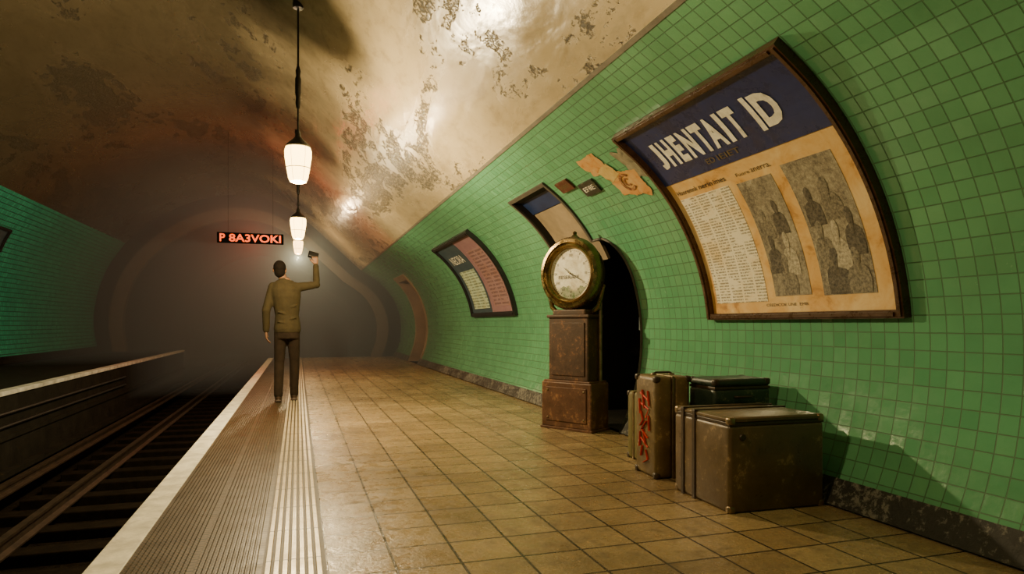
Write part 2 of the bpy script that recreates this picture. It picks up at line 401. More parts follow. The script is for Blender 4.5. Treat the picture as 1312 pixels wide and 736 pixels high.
for i,(a,b,c) in enumerate(doors):
    Q=lin(0,c,16); xo=3.9; top=WR(c,a).z
    g=G(); a2=N0 if i==0 else a
    for D in (a2,b):
        Qx=Q if D==b else ([q for q in lin(0,NT_-.42,10)] if i==0 else Q)
        vv=[WR(q,D) for q in Qx]; k=len(vv)
        vv2=[Vector((xo,D,v.z)) for v in vv]
        g.put(vv+vv2,[(j,j+1,k+j+1,k+j) for j in range(k-1)])
    if i==0:
        DD=lin(N0,N1,20); vv=[WR(ntop(D),D) for D in DD]; vv2=[Vector((xo,v.y,v.z)) for v in vv]; k=len(vv)
        g.put(vv+vv2,[(j,j+1,k+j+1,k+j) for j in range(k-1)])
        Qx=lin(NT_,c,6); vv=[WR(q,a) for q in Qx]; vv2=[Vector((xo,a,v.z)) for v in vv]; k=len(vv)
        g.put(vv+vv2,[(j,j+1,k+j+1,k+j) for j in range(k-1)])
    p=WR(c,a); g.put([(p.x,a,p.z),(p.x,b,p.z),(xo,b,p.z),(xo,a,p.z)],[(0,1,2,3)])
    g.put([(xo,a2,0),(xo,b,0),(xo,b,top),(xo,a2,top)],[(0,1,2,3)])
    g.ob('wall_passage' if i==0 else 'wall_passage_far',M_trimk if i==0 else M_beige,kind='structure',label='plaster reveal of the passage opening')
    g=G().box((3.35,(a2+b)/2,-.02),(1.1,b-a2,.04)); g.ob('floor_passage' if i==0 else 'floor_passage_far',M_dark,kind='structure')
    w=.04 if i==0 else .16
    g=G()
    for (d0,d1,qq) in ((a-w,a,NT_ if i==0 else 0),(b,b+w,0)):
        h,_=slab(WR,d0,d1,qq,c+w,.001,.02); g.put(h.v,h.f)
    h,_=slab(WR,a,b,c,c+w,.001,.02); g.put(h.v,h.f)
    g.ob('trim_%d'%(i+2),M_trimd if i==0 else M_beige,kind='structure',label='frame around the passage opening')
    if i==0:
        g,uv=slab(WR,a,b,c-.26,c,-.10,-.06); g.ob('trim_5',M_blue,kind='structure',label='dark blue band at the head of the passage')
        g,uv=slab(WR,a,b,c-.95,c-.27,-.10,-.07); g.ob('trim_11',M_beige,kind='structure',label='beige fascia panel in the passage opening')
        pts=[WR(q,N0-.002,.004) for q in lin(0,NT_-.42,14)]+[WR(ntop(D),D,.004) for D in lin(N0+.004,N1,26)]
        G().tube(pts,.014,8).ob('trim_13',M_trimd,kind='structure',smooth=True,label='dark moulding around the arched niche')
        g=G().box((3.40,6.0,1.0),(.04,.30,2.0),.01).box((3.37,6.1,1.0),(.05,.03,.14),.008); g.ob('door_1',M_door,kind='structure',label='blue grey door inside the passage')

def flat(x0,x1,y0,y1,z):
    return G().put([(x0,y0,z),(x1,y0,z),(x1,y1,z),(x0,y1,z)],[(0,1,2,3)]),[(x0-.112,y0),(x1-.112,y0),(x1-.112,y1),(x0-.112,y1)]
g,uv=flat(.112,2.86,YB,YE,0); g.ob('floor',M_floor,uv=uv,kind='structure',label='worn brown square floor tiles of the platform')
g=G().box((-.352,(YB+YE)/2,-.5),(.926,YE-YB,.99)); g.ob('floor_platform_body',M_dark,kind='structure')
g=G().box((-.75,(YB+YE)/2,-.03),(.14,YE-YB,.07),.004); g.ob('trim_6',M_white,kind='structure',label='white painted platform edge strip')
g=G(); g.put([(-.68,YB,.0),(-.14,YB,.0),(-.14,YE,.0),(-.68,YE,.0)],[(0,1,2,3)])
x=-.67
while x<-.17:
    if not (-.430<x<-.410): g.put([(x,YB,.0),(x+.003,YB,.005),(x+.012,YB,.005),(x+.015,YB,.0),(x,YE,.0),(x+.003,YE,.005),(x+.012,YE,.005),(x+.015,YE,.0)],[(0,1,5,4),(1,2,6,5),(2,3,7,6)])
    x+=.0205
g.ob('trim_7',M_ribd,kind='structure',label='brown ribbed safety strip along the platform edge',fixn=False)
g=G(); g.put([(-.14,YB,.001),(.112,YB,.001),(.112,YE,.001),(-.14,YE,.001)],[(0,1,2,3)])
g.ob('trim_12',M_ribb,kind='structure')
g=G()
x=-.130
while x<.1:
    g.put([(x,YB,.0),(x+.003,YB,.007),(x+.021,YB,.007),(x+.024,YB,.0),(x,YE,.0),(x+.003,YE,.007),(x+.021,YE,.007),(x+.024,YE,.0)],[(0,1,5,4),(1,2,6,5),(2,3,7,6)])
    x+=.0335
g.ob('trim_8',M_ribl,kind='structure',label='light ribbed metal guidance strip',fixn=False)
g=G().box((-1.2,(YB+33)/2,-.95),(8.4,35.5,.1)); g.ob('floor_track_bed',M_pit,kind='structure')
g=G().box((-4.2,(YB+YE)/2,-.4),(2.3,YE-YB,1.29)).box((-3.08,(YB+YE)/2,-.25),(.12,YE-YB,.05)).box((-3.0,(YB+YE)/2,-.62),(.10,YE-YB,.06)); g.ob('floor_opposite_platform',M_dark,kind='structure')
g=G().box((-3.09,(YB+YE)/2,.24),(.13,YE-YB,.05),.005); g.ob('trim_9',M_white2,kind='structure',label='white edge strip of the opposite platform')
def railg(h=.13):
    pr=[(-.06,0),(.06,0),(.06,.015),(.012,.03),(.012,h-.035),(.032,h-.025),(.032,h),(-.032,h),(-.032,h-.025),(-.012,h-.035),(-.012,.03),(-.06,.015)]
    n=len(pr); vs=[(x,YB,z) for x,z in pr]+[(x,32,z) for x,z in pr]
    return G().put(vs,[(i,(i+1)%n,n+(i+1)%n,n+i) for i in range(n)]+[tuple(range(n)),tuple(range(2*n-1,n-1,-1))])
for x in (-.98,-2.19):
    railg().ob('rail',M_rail,loc=(x,0,-.80),label='rusty steel running rail on the track bed',cat='rail',group='running rails')
railg(.10).ob('conductor_rail',M_rail,loc=(-2.72,0,-.66),label='dark conductor rail beside the running rails',cat='rail')
g=G().box((0,0,0),(1.9,.22,.12),.012); first=g.ob('sleeper',M_wood,loc=(-1.75,0,-.865),label='dark wooden railway sleeper across the track bed',cat='sleeper',group='track sleepers')
for i in range(1,34):
    o=first.copy(); COL.objects.link(o); o.location=(-1.75,i*.62,-.865)
for i,z in enumerate((-.12,.02)):
    G().tube([(-3.03,YB,z),(-3.03,13.8,z)],.022,8).ob('cable_conduit',M_black,smooth=True,label='black cable conduit along the opposite platform edge',cat='pipe',group='cable conduits')
full=[Vector((p.x,p.y)) for p in PR.p]+[Vector((p.x,p.y)) for p in PV.p[1:]]+[Vector((p.x,p.y)) for p in reversed(PL.p[:-1])]
full=[Vector((2.79,-.9))]+full+[Vector((-5.15,-.9))]
c0=Vector((-1.15,.6))
def sc(p,k):
    q=c0+(p-c0)*k; 
    if p.y<=.0: q.y=-.9
    return q
inn=[sc(p,.86) for p in full]; n=len(full)
vs=[(p.x,YE,p.y) for p in full]+[(p.x,YE,p.y) for p in inn]+[(p.x,YE+12,p.y) for p in inn]
fs=[(i,i+1,n+i+1,n+i) for i in range(n-1)]+[(n+i,n+i+1,2*n+i+1,2*n+i) for i in range(n-1)]+[tuple(range(2*n,3*n))]
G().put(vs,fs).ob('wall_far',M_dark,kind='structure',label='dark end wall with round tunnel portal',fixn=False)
inn2=[sc(p,.90) for p in full]; inn3=[sc(p,.82) for p in full]
vs=[(p.x,YE-.25,p.y) for p in inn2]+[(p.x,YE-.25,p.y) for p in inn3]+[(p.x,YE+.01,p.y) for p in inn2]+[(p.x,YE+.01,p.y) for p in inn3]
fs=[]
for i in range(n-1): fs+=[(i,i+1,n+i+1,n+i),(i,i+1,2*n+i+1,2*n+i),(n+i,n+i+1,3*n+i+1,3*n+i)]
G().put(vs,fs).ob('trim_10',M_trimd,kind='structure',label='dark arched ring of the tunnel portal',fixn=False)

# ------------------------------------------------------------------ text helper
def text_geo(body,w,h,cuts=0,bold=0.0):
    cu=bpy.data.curves.new('t','FONT'); cu.body=body; cu.size=1; cu.resolution_u=3; cu.offset=bold
    o=bpy.data.objects.new('t',cu); COL.objects.link(o); bpy.context.view_layer.update()
    me=bpy.data.meshes.new_from_object(o.evaluated_get(bpy.context.evaluated_depsgraph_get()))
    bpy.data.objects.remove(o); bm=bmesh.new(); bm.from_mesh(me)
    xs=[v.co.x for v in bm.verts]; ys=[v.co.y for v in bm.verts]
    for v in bm.verts:
        v.co.x=(v.co.x-min(xs))/(max(xs)-min(xs))*w if w else (v.co.x-min(xs))*h/(max(ys)-min(ys)); v.co.y=(v.co.y-min(ys))/(max(ys)-min(ys))*h; v.co.z=0
    for i in range(cuts):
        y=h*(i+1)/(cuts+1)
        bmesh.ops.bisect_plane(bm,geom=bm.verts[:]+bm.edges[:]+bm.faces[:],plane_co=(0,y,0),plane_no=(0,1,0))
    bm.verts.index_update(); g=G(); g.put([v.co.copy() for v in bm.verts],[[v.index for v in f.verts] for f in bm.faces]); bm.free(); return g
def wall_text(body,D,q,w,h,off,mat,parent,name='lettering',cuts=4,bold=0,tilt=0):
    words=body.split(' '); N=sum(len(x) for x in words)+.6*(len(words)-1); x0=0
    for wd in words:
        ww=w*len(wd)/N
        g=text_geo(wd,ww,h,cuts,bold); g.xf(lambda v:WR(q+v.y+(v.x+x0)*tilt,D-v.x-x0,off)); g.ob(name,mat,parent,fixn=False)
        x0+=ww+w*.6/N

# ------------------------------------------------------------------ billboard
def billboard(name,label,D0,D1,q0,q1,fw,mat,W=WR,dep=.05):
    e=empty(name,(0,0,0),label,'poster')
    for (a,b,c_,d) in ((D0,D0+fw,q0,q1),(D1-fw,D1,q0,q1),(D0+fw,D1-fw,q0,q0+fw),(D0+fw,D1-fw,q1-fw,q1)):
        g,_=slab(W,a,b,c_,d,.001,dep); h,_=slab(W,a+fw*.25,b-fw*.25,c_+fw*.25,d-fw*.25,dep-.01,dep+.012); g.put(h.v,h.f)
        o=g.ob('frame_rail',mat,e); 
    return e
D0,D1,q0,q1=2.62,4.34,1.07,2.70; fw=.045
B=billboard('framed_billboard','large brown wood framed billboard with navy header on the tiled wall',D0,D1,q0,q1,fw,M_frame)
def wp(D0_,D1_,a,b,off,mat,name,par,W=WR,label=None):
    g,uv=slab(W,D0_,D1_,a,b,.0015,off); return g.ob(name,mat,par,uv=uv,fixn=True,smooth=False,label=label)
wp(D0+fw,D1-fw,q0+fw,q0+1.09,.016,M_paper,'poster_sheet',B,label='stained ochre paper sheet')
wp(D0+fw,D1-fw,q0+1.09,q1-fw,.022,M_navy,'header_panel',B,label='faded navy enamel header')
L=D1-fw
x=.15
for ch,w_,gp in (('J',.085,.028),('H',.105,.028),('E',.085,.028),('N',.12,.018),('T',.11,.002),('A',.13,.022),('I',.040,.022),('T',.11,.02)):
    wall_text(ch,L-x,q0+1.21,w_,.225,.026,M_cream,B,'header_letter',8,0 if ch=='I' else .05); x+=w_+gp
x=1.18
wall_text('I',L-x,q0+1.20,.038,.245,.026,M_cream,B,'header_letter',8,0); wall_text('D',L-x-.054,q0+1.21,.155,.225,.026,M_cream,B,'header_letter',8,.05)
wall_text('ED IEIET',L-.58,q0+1.135,.34,.04,.026,M_gold,B,'header_subtitle',1,.01)
wall_text('Hooremnk nerin imes',L-.07,q0+.985,.56,.036,.019,M_ink,B,'headline',1,.01)
wall_text('Fuore anerra.',L-.74,q0+.985,.32,.024,.019,M_ink,B,'headline',1,.0)
wp(L-.62,L-.06,q0+.12,q0+.95,.0185,M_print,'printed_notice',B,label='newsprint notice with dense columns')
wp(L-1.02,L-.70,q0+.15,q0+.94,.0185,M_ph1,'printed_picture',B,label='faded grey picture')
wp(L-1.50,L-1.12,q0+.14,q0+.97,.0185,M_ph2,'printed_picture',B,label='dark faded grey picture')
# faded standing figures printed in the pictures (bust outlines: head flowing into shoulders)
def bust(Dc,qb,w_,h_,mat,off,seed):
    r=random.Random(seed)
    o_=[(-.50,0),(-.52,.30),(-.46,.50),(-.30,.60),(-.12,.64),(-.15,.72),(-.19,.80),(-.17,.92),(-.08,.99),(.06,1.0),(.17,.93),(.20,.82),(.15,.71),(.12,.64),(.30,.60),(.46,.51),(.54,.30),(.50,0)]
    pts=[(0,.35)]+[(x_*(1+r.uniform(-.06,.06)),y_*(1+r.uniform(-.02,.02))) for x_,y_ in o_]; m=len(o_)
    G().put([WR(qb+y_*h_,Dc-x_*w_,off) for x_,y_ in pts],[(0,i+1,(i+1)%m+1) for i in range(m)]).ob('picture_figure',mat,B,fixn=False)
P1=L-.86; P2=L-1.31
for k,(dc,qb,w_,h_,mt) in enumerate(((P1+.07,.53,.10,.20,M_pm),(P1-.06,.55,.11,.23,M_pd),(P1+.08,.30,.12,.26,M_pd),(P1-.05,.28,.12,.28,M_pl),(P1+.01,.155,.14,.27,M_pm),
                                  (P2+.10,.56,.12,.24,M_pd),(P2-.04,.58,.13,.26,M_pm),(P2-.12,.36,.12,.28,M_pd),(P2+.11,.30,.13,.30,M_pm),(P2+.0,.28,.13,.30,M_pl),(P2+.06,.145,.15,.28,M_pd),(P2-.09,.145,.15,.26,M_pm))):
    bust(dc,q0+qb,w_,h_,mt,.0200+.0001*k,k)
wall_text('CEEDICOE UNE  EMB',L-.60,q0+.085,.38,.018,.019,M_ink,B,'caption_text',0,.0)
B2=billboard('framed_poster','dark framed poster with mauve and blue sheets on the tiled wall',9.0,11.5,1.16,2.62,.07,M_frame2)
wp(9.07,10.2,1.23,2.55,.02,M_mauve,'poster_sheet',B2,label='mauve poster sheet')
wp(10.22,11.43,1.23,2.55,.02,M_darkblue,'poster_sheet',B2,label='dark blue poster sheet')
wp(10.3,11.25,1.3,2.0,.024,M_print2,'printed_notice',B2,label='pale green printed notice')
wp(9.2,10.0,1.32,2.3,.024,print_mat('mauve_print',(.34,.20,.21),(.10,.05,.06),.4,.06),'printed_notice',B2)
wall_text('NEORA',11.2,2.15,.8,.16,.026,M_cream,B2,'poster_lettering',2,.0)
B3=billboard('framed_poster','small dark framed poster on the teal tiled wall',12.2,13.85,2.05,2.5,.05,M_frame2,W=WL)
wp(12.25,13.80,2.1,2.45,.02,M_darkblue,'poster_sheet',B3,W=WL)
def ragged(Dc,qc,w,h,mat,name,label,cat_,seed,off=.006,tilt=0):
    rnd=random.Random(seed); e=empty(name,(0,0,0),label,cat_)
    n=48; pts=[]; K=[rnd.random() for _ in range(12)]
    for i in range(n):
        a=2*math.pi*i/n; k=max(abs(math.cos(a)),abs(math.sin(a))); u=i/n*12; j0=int(u)%12; f=u-int(u)
        low=K[j0]*(1-f)+K[(j0+1)%12]*f
        r=(1/k)*(1-low*.34-rnd.random()*.06)
        x=math.cos(a)*r*w/2; y=math.sin(a)*r*h/2; x,y=x*math.cos(tilt)-y*math.sin(tilt),x*math.sin(tilt)+y*math.cos(tilt); pts.append((x,y))
    vs=[WR(qc,Dc,off)]+[WR(qc+y*.5,Dc-x*.5,off) for x,y in pts]+[WR(qc+y,Dc-x,off) for x,y in pts]
    fs=[(0,i+1,(i+1)%n+1) for i in range(n)]+[(i+1,n+i+1,n+(i+1)%n+1,(i+1)%n+1) for i in range(n)]
    uv=[(Dc,qc)]+[(Dc+x*.5,qc+y*.5) for x,y in pts]+[(Dc+x,qc+y) for x,y in pts]
    G().put(vs,fs).ob('paper_sheet',mat,e,uv=uv); return e
def ring(e,Dc,qc,r0,r1,mat,off=.012):
    vs=[]
    for i in range(22):
        a=2*math.pi*i/28+.8
        for r in (r0,r1): vs.append(WR(qc+r*math.sin(a),Dc-r*math.cos(a)*1.1,off))
    G().put(vs,[(2*i,2*i+1,2*i+3,2*i+2) for i in range(21)]).ob('printed_ring',mat,e,fixn=False)
M_rb=worn('red_brown_print',(.22,.07,.02),(.5,.3,.12),.5,0,20,.5)
e=ragged(4.94,2.57,.36,.24,M_torn,'torn_poster','torn orange paper scrap on green tiles above the clock','poster',3)
e=ragged(4.84,2.44,.26,.18,M_torny,'torn_poster','torn yellow paper scrap overlapping orange scraps','poster',12,.010,.3)
e=ragged(4.70,2.30,.48,.34,M_torn,'torn_poster','torn orange poster scrap with round mark beside the billboard','poster',5,.008,-.2)
ring(e,4.71,2.31,.060,.085,M_rb,.014); ring(e,4.71,2.31,.025,.040,M_rb,.014)
ragged(4.50,2.44,.20,.34,paper_mat('grey_torn_paper',(.34,.31,.20),(.18,.16,.10),(.06,.06,.04),14),'torn_poster','grey torn paper remnant beside the billboard','poster',9,.007,.1)
def plate(D,q,w,h,mat,txt,label):
    e=empty('wall_plate',(0,0,0),label,'sign'); g,uv=slab(WR,D-w/2,D+w/2,q-h/2,q+h/2,.001,.02); g.ob('plate',mat,e,uv=uv)
    wall_text(txt,D+w*.35,q-h*.18,w*.7,h*.36,.022,M_gold if 'red' in label else M_cream,e,'lettering',1,.0)
plate(5.62,2.52,.26,.12,worn('dark_red_enamel',(.10,.03,.015),(.25,.2,.1),.4,0,14,.6),'ABRE','small dark red enamel plate on green tiles')
plate(5.28,2.40,.28,.14,worn('black_enamel',(.03,.03,.02),(.2,.17,.09),.4,0,14,.6),'EF8E','small black enamel plate on green tiles')

# ------------------------------------------------------------------ lamps
WARM=(1.0,.77,.42)
def lamp(y,power,x=0.0,zb=2.40):
    top=4.12
    e=empty('pendant_lamp',(x,y,zb),'brass and glass pendant lamp glowing warm under the vault','lamp',group='pendant lamps along the platform')
    G().tube([(0,0,.52),(0,0,top-zb+.06)],.010,8).ob('cable',M_black,e)
    if zb<2.6: G().lathe([(.001,.74),(.018,.75),(.026,.80),(.022,.86),(.03,.9),(.03,1.04),(.02,1.07),(.026,1.12),(.012,1.17),(.001,1.18)],n=16).ob('insulator',M_black,e,smooth=True)
    G().lathe([(.001,.50),(.014,.53),(.026,.50),(.032,.46),(.06,.43),(.10,.395),(.118,.375),(.122,.36),(.10,.355),(.001,.365)],n=24).ob('lamp_cap',M_frame2,e,smooth=True)
    G().lathe([(.001,.0),(.05,.002),(.078,.015),(.094,.05),(.112,.15),(.128,.26),(.130,.32),(.12,.354),(.001,.356)],n=28).ob('glass_shade',M_lamp,e,smooth=True)
    g=G()
    for k in range(6):
        a=k*math.pi/3; g.tube([(math.cos(a)*r,math.sin(a)*r,z) for r,z in ((.132,.36),(.134,.27),(.117,.15),(.098,.05),(.08,.01))],.0018,6)
    g.lathe([(.118,.146),(.121,.15),(.118,.154)],closed=True,n=24).ob('wire_guard',M_frame2,e)
    G().lathe([(.001,top-zb+.02),(.05,top-zb+.025),(.055,top-zb+.06),(.02,top-zb+.3),(.001,top-zb+.3)],n=16).ob('ceiling_rose',M_black,e,smooth=True)
    light('lamp_light',(0,0,-.10),power,WARM,.05,e)
    return e
lamp(6.95,520); lamp(11.6,190); lamp(18.6,110,zb=2.85); lamp(2.75,80,x=.1); lamp(-1.6,20)  # last lamp is added unseen behind the camera to fill trunk and billboard fronts

# ------------------------------------------------------------------ LED sign
ks=.958
e=empty('led_sign',(-.862,13.6,2.629),'hanging dark sign with glowing red lettering over the tracks','sign')
M_void=simple('matt_black_panel',(.003,.003,.003),.9,0,.2,10,.001,.03)
G().box((0,0,0),(1.24*ks,.05,.21*ks),.008).ob('housing',M_void,e)
for tx,x0_,w_ in (('P',-.57,.10),('8A3VOKI',-.40,.97)):
    g=text_geo(tx,w_*ks,.155*ks,0,.022); g.xf(lambda v:Vector((v.x+x0_*ks,-.030,v.y-.078*ks))); g.ob('led_lettering',M_led,e,fixn=False)
for s_ in (-.4,.4): G().tube([(s_,0,.06),(s_,0,2.0 if s_<0 else 1.7)],.002,6).ob('hanger_rod',M_void,e)
light('sign_light',(0,.20,.02),90,(1.0,.03,.01),.10,e)

# ------------------------------------------------------------------ clock
F1=Vector((2.25,6.0)); F2=Vector((2.53,5.53)); mid=(F1+F2)/2; wv=(F2-F1); Wd=wv.length; ang=math.atan2(wv.y,wv.x)
nrm=Vector((-wv.y,wv.x)).normalized(); 
if nrm.x<0: nrm=-nrm
cen=mid+nrm*.14
C=empty('station_clock',(cen.x,cen.y,0),'rusty pillar clock with round brass head beside the passage','clock',rot=(0,0,ang))
G().box((0,0,.235),(Wd+.03,.29,.43),.012).box((0,0,.012),(Wd+.05,.305,.024),.004).box((0,0,.455),(Wd*.98,.28,.02),.006).box((0,-.147,.24),(Wd*.86,.012,.32),.004).ob('base',M_rust,C,label='rusted riveted iron base box')
G().box((0,0,.76),(Wd*.84,.22,.60),.012).box((0,-.112,.76),(Wd*.70,.012,.50),.005).box((0,0,1.07),(Wd*.90,.25,.03),.008).box((0,0,1.105),(Wd*.7,.2,.06),.015).ob('pillar',M_rust2,C,label='dark rusted iron pillar with recessed panel')
for xx in (-.21,.21):
    for zz in (.11,.37): G().ell((xx,-.154,zz),(.010,.006,.010),8).ob('rivet',M_metal,C,smooth=True)
hz=1.475
G().lathe([(.001,.09),(.27,.09),(.305,.06),(.31,-.03),(.30,-.06),(.001,-.06)],(0,0,hz),'Y',48).ob('clock_case',M_rust2,C,smooth=True)
G().lathe([(.235,-.06),(.245,-.10),(.265,-.115),(.285,-.10),(.295,-.115),(.325,-.11),(.345,-.08),(.345,-.03),(.31,-.02),(.235,-.04)],(0,0,hz),'Y',64,True).ob('bezel',M_brass,C,smooth=True,label='tarnished brass bezel ring')
G().lathe([(.001,-.066),(.24,-.066),(.24,-.06),(.001,-.06)],(0,0,hz),'Y',48).ob('dial',M_dial,C,label='aged cream dial with green staining')
g=G()
for k in range(60):
    a=k*math.pi/30; L_=.024 if k%5==0 else .009; wd=.0035 if k%5==0 else .0016
    r=.222; g.box((math.sin(a)*(r-L_/2),-.068,hz+math.cos(a)*(r-L_/2)),(wd,.002,L_),0,(0,a,0))
g.ob('minute_marks',M_ink,C)
romans=['XII','I','II','III','IV','V','VI','VII','VIII','IX','X','XI']
for k,rn in enumerate(romans):
    a=k*math.pi/6; t=text_geo(rn,None,.024,0,.0); wmx=max(v[0] for v in t.v)/2
    t.xf(lambda v:Vector(((v.x-wmx)+math.sin(a)*.174,-.069,hz+math.cos(a)*.174+v.y-.012))); t.ob('numeral',M_ink,C,fixn=False)
t=text_geo('FESERAFE',.24,.032,0,.005); t.xf(lambda v:Vector((v.x-.14,-.070,hz+v.y-.05))); t.ob('dial_lettering',M_ink,C,fixn=False)
def hand_(name,a,L_,w_,y):
    G().put([(0-w_,y,-.03),(w_,y,-.03),(w_*.8,y,L_*.8),(0,y,L_),(-w_*.8,y,L_*.8)],[(0,1,2,3,4)]).xf(lambda v:Vector((v.x*math.cos(a)+v.z*math.sin(a),v.y,hz-v.x*math.sin(a)+v.z*math.cos(a)))).ob(name,M_black,C)
hand_('minute_hand',math.radians(118),.17,.0028,-.078); hand_('hour_hand',math.radians(-52),.10,.0035,-.075)
G().ell((0,-.08,hz),(.008,.006,.008),12).ob('hand_hub',M_brass,C,smooth=True)
G().lathe([(.001,0),(.045,0),(.05,.02),(.03,.035),(.018,.05),(.022,.07),(.001,.085)],(0,0,hz+.325),n=16).ob('finial',M_brass,C,smooth=True)
for s_ in (-1,1):
    G().tube([(s_*.20,0,1.10),(s_*.27,0,1.16),(s_*.30,0,1.26),(s_*.335,0,1.36)],[.02,.024,.02,.012],10).ob('side_scroll',M_brass,C,smooth=True)
G().tube([(.25,.06,.45),(.25,.06,1.2)],.018,10).ob('cable_pipe',M_metal,C,smooth=True)

# ------------------------------------------------------------------ suitcases
def suitcase(name,label,loc,dim,rotz,mat,split='z',straps=(),handle='top',bev=.02,corner=M_strap,latches=True,zs=.68,zb=0):
    w,d,h=dim; e=empty(name,(loc[0],loc[1],zb),label,'suitcase',rot=(0,0,rotz))
    if split=='z':
        hs=h*zs
        G().box((0,0,hs/2-.002),(w,d,hs-.004),bev,seg=3).ob('body',mat,e,smooth=True); G().box((0,0,hs+(h-hs)/2+.002),(w,d,h-hs-.004),bev,seg=3).ob('lid',mat,e,smooth=True)
        g2=G().box((0,0,hs),(w-.004,d-.004,.018),.003)
    elif split=='y':
        G().box((0,-d/4+.002,h/2),(w,d/2-.006,h),bev,seg=3).ob('body',mat,e,smooth=True); G().box((0,d/4-.002,h/2),(w,d/2-.006,h),bev,seg=3).ob('lid',mat,e,smooth=True)
        g2=G().box((0,0,h/2),(w+.004,.018,h+.004),.003)
    else:
        G().box((-w/4+.002,0,h/2),(w/2-.006,d,h),bev,seg=3).ob('body',mat,e,smooth=True); G().box((w/4-.002,0,h/2),(w/2-.006,d,h),bev,seg=3).ob('lid',mat,e,smooth=True)
        g2=G().box((0,0,h/2),(.018,d+.004,h+.002),.003)
    g2.ob('seam_band',M_metal if split!='z' else M_strap,e)
    for sx in (-1,1):
        for sy in (-1,1):
            for top in (0,1):
                cz_=h-.020 if top else .020
                G().box((sx*(w/2-.020),sy*(d/2-.020),cz_),(.044,.044,.044),.014,seg=3).ob('corner_guard',corner,e,smooth=True)
    for (ax,p) in straps:
        t_=.03
        if ax=='y':
            for c,s_ in (((-w/2-.004,p,h/2),(.006,t_,h)),((w/2+.004,p,h/2),(.006,t_,h)),((0,p,h+.003),(w+.014,t_,.006))):
                G().box(c,s_,.002).ob('strap',M_strap,e)
    if handle=='top':
        hw=.065; G().tube([(-hw,0,h),(-hw,0,h+.010),(-hw*.75,0,h+.016),(hw*.75,0,h+.016),(hw,0,h+.010),(hw,0,h)],.007,10).ob('handle',M_strap,e,smooth=True)
        for s_ in (-1,1): G().box((s_*hw,0,h+.004),(.03,.03,.012),.003).ob('handle_mount',M_metal,e)
    if handle=='front':
        hw=.06; z=h*.45; G().tube([(-hw,-d/2,z),(-hw,-d/2-.014,z),(-hw*.75,-d/2-.02,z),(hw*.75,-d/2-.02,z),(hw,-d/2-.014,z),(hw,-d/2,z)],.007,10).ob('handle',M_strap,e,smooth=True)
    return e
T=suitcase('travel_trunk','large olive brown leather trunk with dark straps by the wall',(2.455,3.225),(.60,.56,.505),-.03,M_olive,'z',straps=(('y',.06),('y',.18)),handle=None,zs=.93,bev=.022,corner=M_metal)
G().lathe([(.001,-.288),(.016,-.288),(.020,-.282),(.020,-.275)],(-.22,0,.40),'Y',20).ob('lock',M_strap,T,smooth=True)
U=suitcase('suitcase','upright khaki suitcase with red painted marking behind the trunk',(2.310,3.90),(.26,.30,.66),-.05,M_tanc,'x',handle='top',bev=.03)
g=G()
def stroke(pts,w=.013):
    g.tube([(-.1325,y,z) for y,z in pts],[(.003,w*.6)]*len(pts),6)
strokes=[[(.06,.54),(-.05,.50)],[(.03,.56),(.0,.44)],[(-.05,.56),(-.07,.46)],[(.05,.47),(-.06,.44),(-.02,.38)],[(.07,.50),(.06,.40)],[(.05,.42),(.02,.36),(.06,.32)],[(-.06,.40),(-.07,.30)],[(-.03,.36),(.04,.30),(-.05,.25)],[(.02,.30),(-.02,.20)],[(.05,.24),(-.05,.19)],[(.06,.28),(.07,.18)],[(.03,.19),(.05,.12)],[(-.02,.17),(-.05,.11),(.02,.08)]]
for s_ in strokes: stroke(s_)
g.ob('painted_marking',M_red,U)
suitcase('suitcase','brown leather suitcase lying under the dark green one',(2.62,3.715),(.27,.27,.44),0,M_olive,'z',handle=None,bev=.02,zs=.7)
suitcase('suitcase','dark green suitcase stacked against the tiled wall',(2.69,3.705),(.42,.29,.205),0,M_greenc,'z',handle='front',bev=.022,zs=.72,zb=.444)
suitcase('suitcase','small yellow green canvas suitcase behind the upright suitcase',(2.53,4.38),(.36,.20,.50),.0,M_yelc,'y',handle='top',bev=.025)

# ------------------------------------------------------------------ person
def fuse(g,name,mat,parent,vox,it=3,label=None):
    me=bpy.data.meshes.new('tmp'); me.from_pydata(g.v,[],g.f); bm=bmesh.new(); bm.from_mesh(me); bmesh.ops.recalc_face_normals(bm,faces=bm.faces[:]); bm.to_mesh(me); bm.free()
    o=bpy.data.objects.new('tmp',me); COL.objects.link(o)
    m=o.modifiers.new('r','REMESH'); m.mode='VOXEL'; m.voxel_size=vox; m.use_smooth_shade=True
    if it:
        s_=o.modifiers.new('s','SMOOTH'); s_.factor=.5; s_.iterations=it
    bpy.context.view_layer.update()
    m2=bpy.data.meshes.new_from_object(o.evaluated_get(bpy.context.evaluated_depsgraph_get()))
    bpy.data.objects.remove(o)
    m2.materials.clear(); m2.materials.append(mat)
    for p in m2.polygons: p.use_smooth=True; p.material_index=0
    o=bpy.data.objects.new(name,m2); COL.objects.link(o); o.parent=parent
    if label: o['label']=label
    return o
P=empty('person',(-.13,8.98,.008),'person in olive khaki jacket and dark trousers, arm raised holding camera','person')
Lsh=Vector((-.170,0,1.46)); Lel=Vector((-.255,-.03,1.16)); Lwr=Vector((-.258,.04,.90))
Rsh=Vector((.125,0,1.46)); Rel=Vector((.36,.05,1.50)); Rwr=Vector((.350,.10,1.77))
Lh=Vector((-.080,0,.90)); Lk=Vector((-.100,.03,.50)); La=Vector((-.110,-.03,.09))
Rh=Vector((.070,0,.90)); Rk=Vector((.085,.06,.50)); Ra=Vector((.080,.10,.09))
